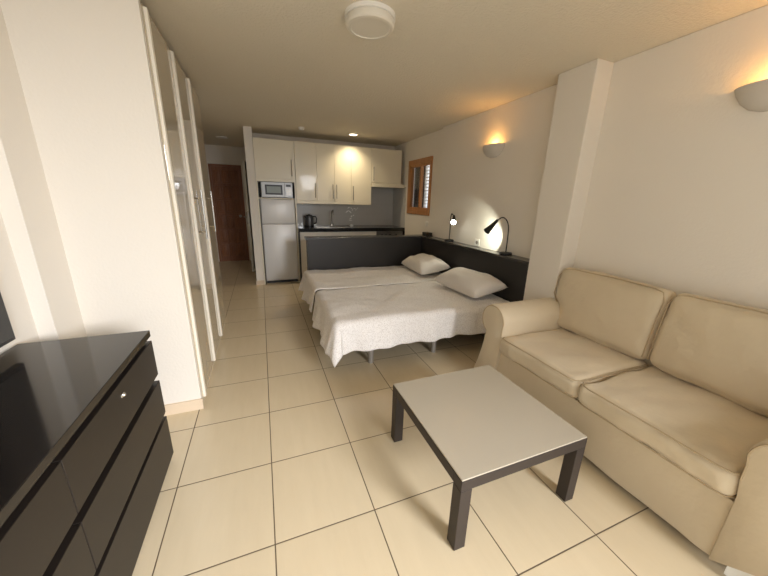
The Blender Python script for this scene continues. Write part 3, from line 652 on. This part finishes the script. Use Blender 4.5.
# arms
def arm(yin, sg, xe, flare=0.035, lift=0.0):
    prof = [(0.0, 0.035), (0.0, 0.20), (0.0, 0.36), (-0.012, 0.43), (-0.012, 0.50)]
    cy, cz, r = 0.108, 0.540, 0.128
    for a in range(175, -75, -14): prof.append((cy + r*math.cos(math.radians(a)), cz + r*math.sin(math.radians(a))))
    prof += [(0.175, 0.375), (0.185, 0.28), (0.205, 0.17), (0.24, 0.035)]
    n = len(prof); rings = []
    ctr = Vector((0.12, 0.35))
    xs = [(0.0, 0.90), (0.004, 0.955), (0.014, 0.985), (0.03, 1.0), (0.15, 1.0), (0.3, 1.0), (0.45, 1.0), (xe-2.13, 1.0)]
    mb = MB()
    for (dx, s) in xs:
        ring = []
        for (a, z) in prof:
            if z > 0.385 and a < 0.27:
                c2 = Vector((cy, cz)); q = c2 + (Vector((a, z))-c2)*s
            else: q = Vector((ctr.x + (a-ctr.x)*(s*0.5+0.5), z))
            k = max(0, (0.40-q.y)/0.40)
            fl = flare*k**1.5*max(0, 1-dx/0.2)
            up = lift*min(1, max(0, (a-0.10)/0.10))*max(0, 1-dx/0.16)*(1-(z-0.035)/0.36) if z < 0.39 and a > 0.12 else 0
            wob = (0.007*math.sin(dx*30+q.y*3) + 0.010*noise.noise(Vector((dx*8, q.y*4, yin))))*k*(1 if a > 0.1 else 0)
            ring.append(mb.bm.verts.new((2.13+dx-fl, yin + sg*(q.x+wob), q.y+up)))
        rings.append(ring)
    for a, b in zip(rings, rings[1:]):
        for i in range(n-1): mb.bm.faces.new((a[i], a[i+1], b[i+1], b[i]))
    # front panel as a fan, rounded outward
    c1 = mb.bm.verts.new((2.126, yin+sg*cy, cz)); c2 = mb.bm.verts.new((2.118, yin+sg*0.10, 0.33)); 
    f = rings[0]
    for i in range(n-1):
        zc = (prof[i][1]+prof[i+1][1])/2
        if prof[i][1] >= 0.43 or (i > 4 and prof[i][1] > 0.38): mb.bm.faces.new((f[i], f[i+1], c1))
        else: mb.bm.faces.new((f[i], f[i+1], c2))
    iu = [i for i in range(n-1) if not (prof[i][1] >= 0.43 or (i > 4 and prof[i][1] > 0.38))]
    a_, b_ = 3, max(i for i in range(n) if (prof[i][1] > 0.38 and i > 4))+1
    mb.bm.faces.new((f[a_], c1, c2)); mb.bm.faces.new((f[b_], c2, c1)) if b_ < n else None
    mb.bm.faces.new((f[0], c2, f[n-1]))
    mb.bm.faces.new(rings[-1])
    o = mb.build('arm', M['sofa'], t, smooth=50)
    pts = [(2.131, yin+sg*(cy+(a-cy)*0.93), cz+(z-cz)*0.93) for a, z in prof[3:-4]]
    MB().tube(pts, 0.004, 6).build('piping', M['piping'], o, smooth=60)
    return o
arm(YI1, 1, 2.745); arm(YI0, -1, 2.88, 0.012, 0.16)
# white lining showing under the near arm
mb = MB(); mb.grid(lambda u, v: Vector((2.134 + 0.04*max(0, u-0.75)*4*0.5 + 0.004*math.sin(u*9), -0.74-0.165*u, 0.012 + v*(0.07+0.17*u))), 12, 4); mb.build('skirt_lining', M['lining'], t, smooth=True)
# back frame
mb = MB(); rbox(mb, 2.80, 2.905, -0.90, 0.725, 0.06, 0.84, 0.05, 8); mb.build('back_frame', M['sofa'], t, smooth=60)
ys = -0.018
# seat cushions
for i, (a, b) in enumerate(((YI0+0.004, ys-0.003), (ys+0.003, YI1-0.004))):
    mb = MB(); rbox(mb, 2.115, 2.80, a, b, 0.322, 0.455, 0.045, 34, (0.006, 0.0, 0.016), 0.013, 3*i)
    o = mb.build('seat_cushion', M['sofa'], t, smooth=True)
    for z in (0.335, 0.447):
        q = [(2.75, a+0.004, z), (2.16, a+0.004, z), (2.128, a+0.02, z), (2.119, a+0.06, z), (2.115, (a+b)/2, z+0.004), (2.119, b-0.06, z), (2.128, b-0.02, z), (2.16, b-0.004, z), (2.75, b-0.004, z)]
        MB().tube(q, 0.0035, 6).build('piping', M['piping'], o, smooth=60)
# back cushions, leaning back
for i, (a, b) in enumerate(((-0.70, ys-0.004), (ys+0.004, 0.665))):
    mb = MB(); rbox(mb, -0.085, 0.085, a, b, 0.0, 0.475, 0.055, 34, (0.03, 0.0, 0.012), 0.007, 7+3*i)
    def ear(c):                      # the cushion spreads over the arm at its outer top corner
        h = min(1, max(0, (c.z-0.15)/0.09)); h = h*h*(3-2*h); m_ = (a+b)/2
        k = (c.y-m_)/((b-a)/2) * (1 if i else -1)
        return Vector((c.x, c.y + (1 if i else -1)*0.075*h*max(0, k)**3, c.z))
    for v in mb.bm.verts: v.co = ear(v.co)
    R = Matrix.Translation((2.765, 0, 0.462)) @ Matrix.Rotation(math.radians(10), 4, 'Y')
    mb.xf(R); o = mb.build('back_cushion', M['sofa'], t, smooth=True)
    q = [(-0.072, a+0.012, 0.03), (-0.073, a+0.01, 0.13), (-0.074, a+0.009, 0.19), (-0.075, a+0.008, 0.25), (-0.075, a+0.008, 0.40), (-0.070, a+0.03, 0.455), (-0.066, a+0.08, 0.470), (-0.066, (a+b)/2, 0.476), (-0.066, b-0.08, 0.470), (-0.070, b-0.03, 0.455), (-0.075, b-0.008, 0.40), (-0.075, b-0.008, 0.25), (-0.074, b-0.009, 0.19), (-0.073, b-0.01, 0.13), (-0.072, b-0.012, 0.03)]
    MB().tube([R @ ear(Vector(k)) for k in q], 0.004, 6).build('piping', M['piping'], o, smooth=60)
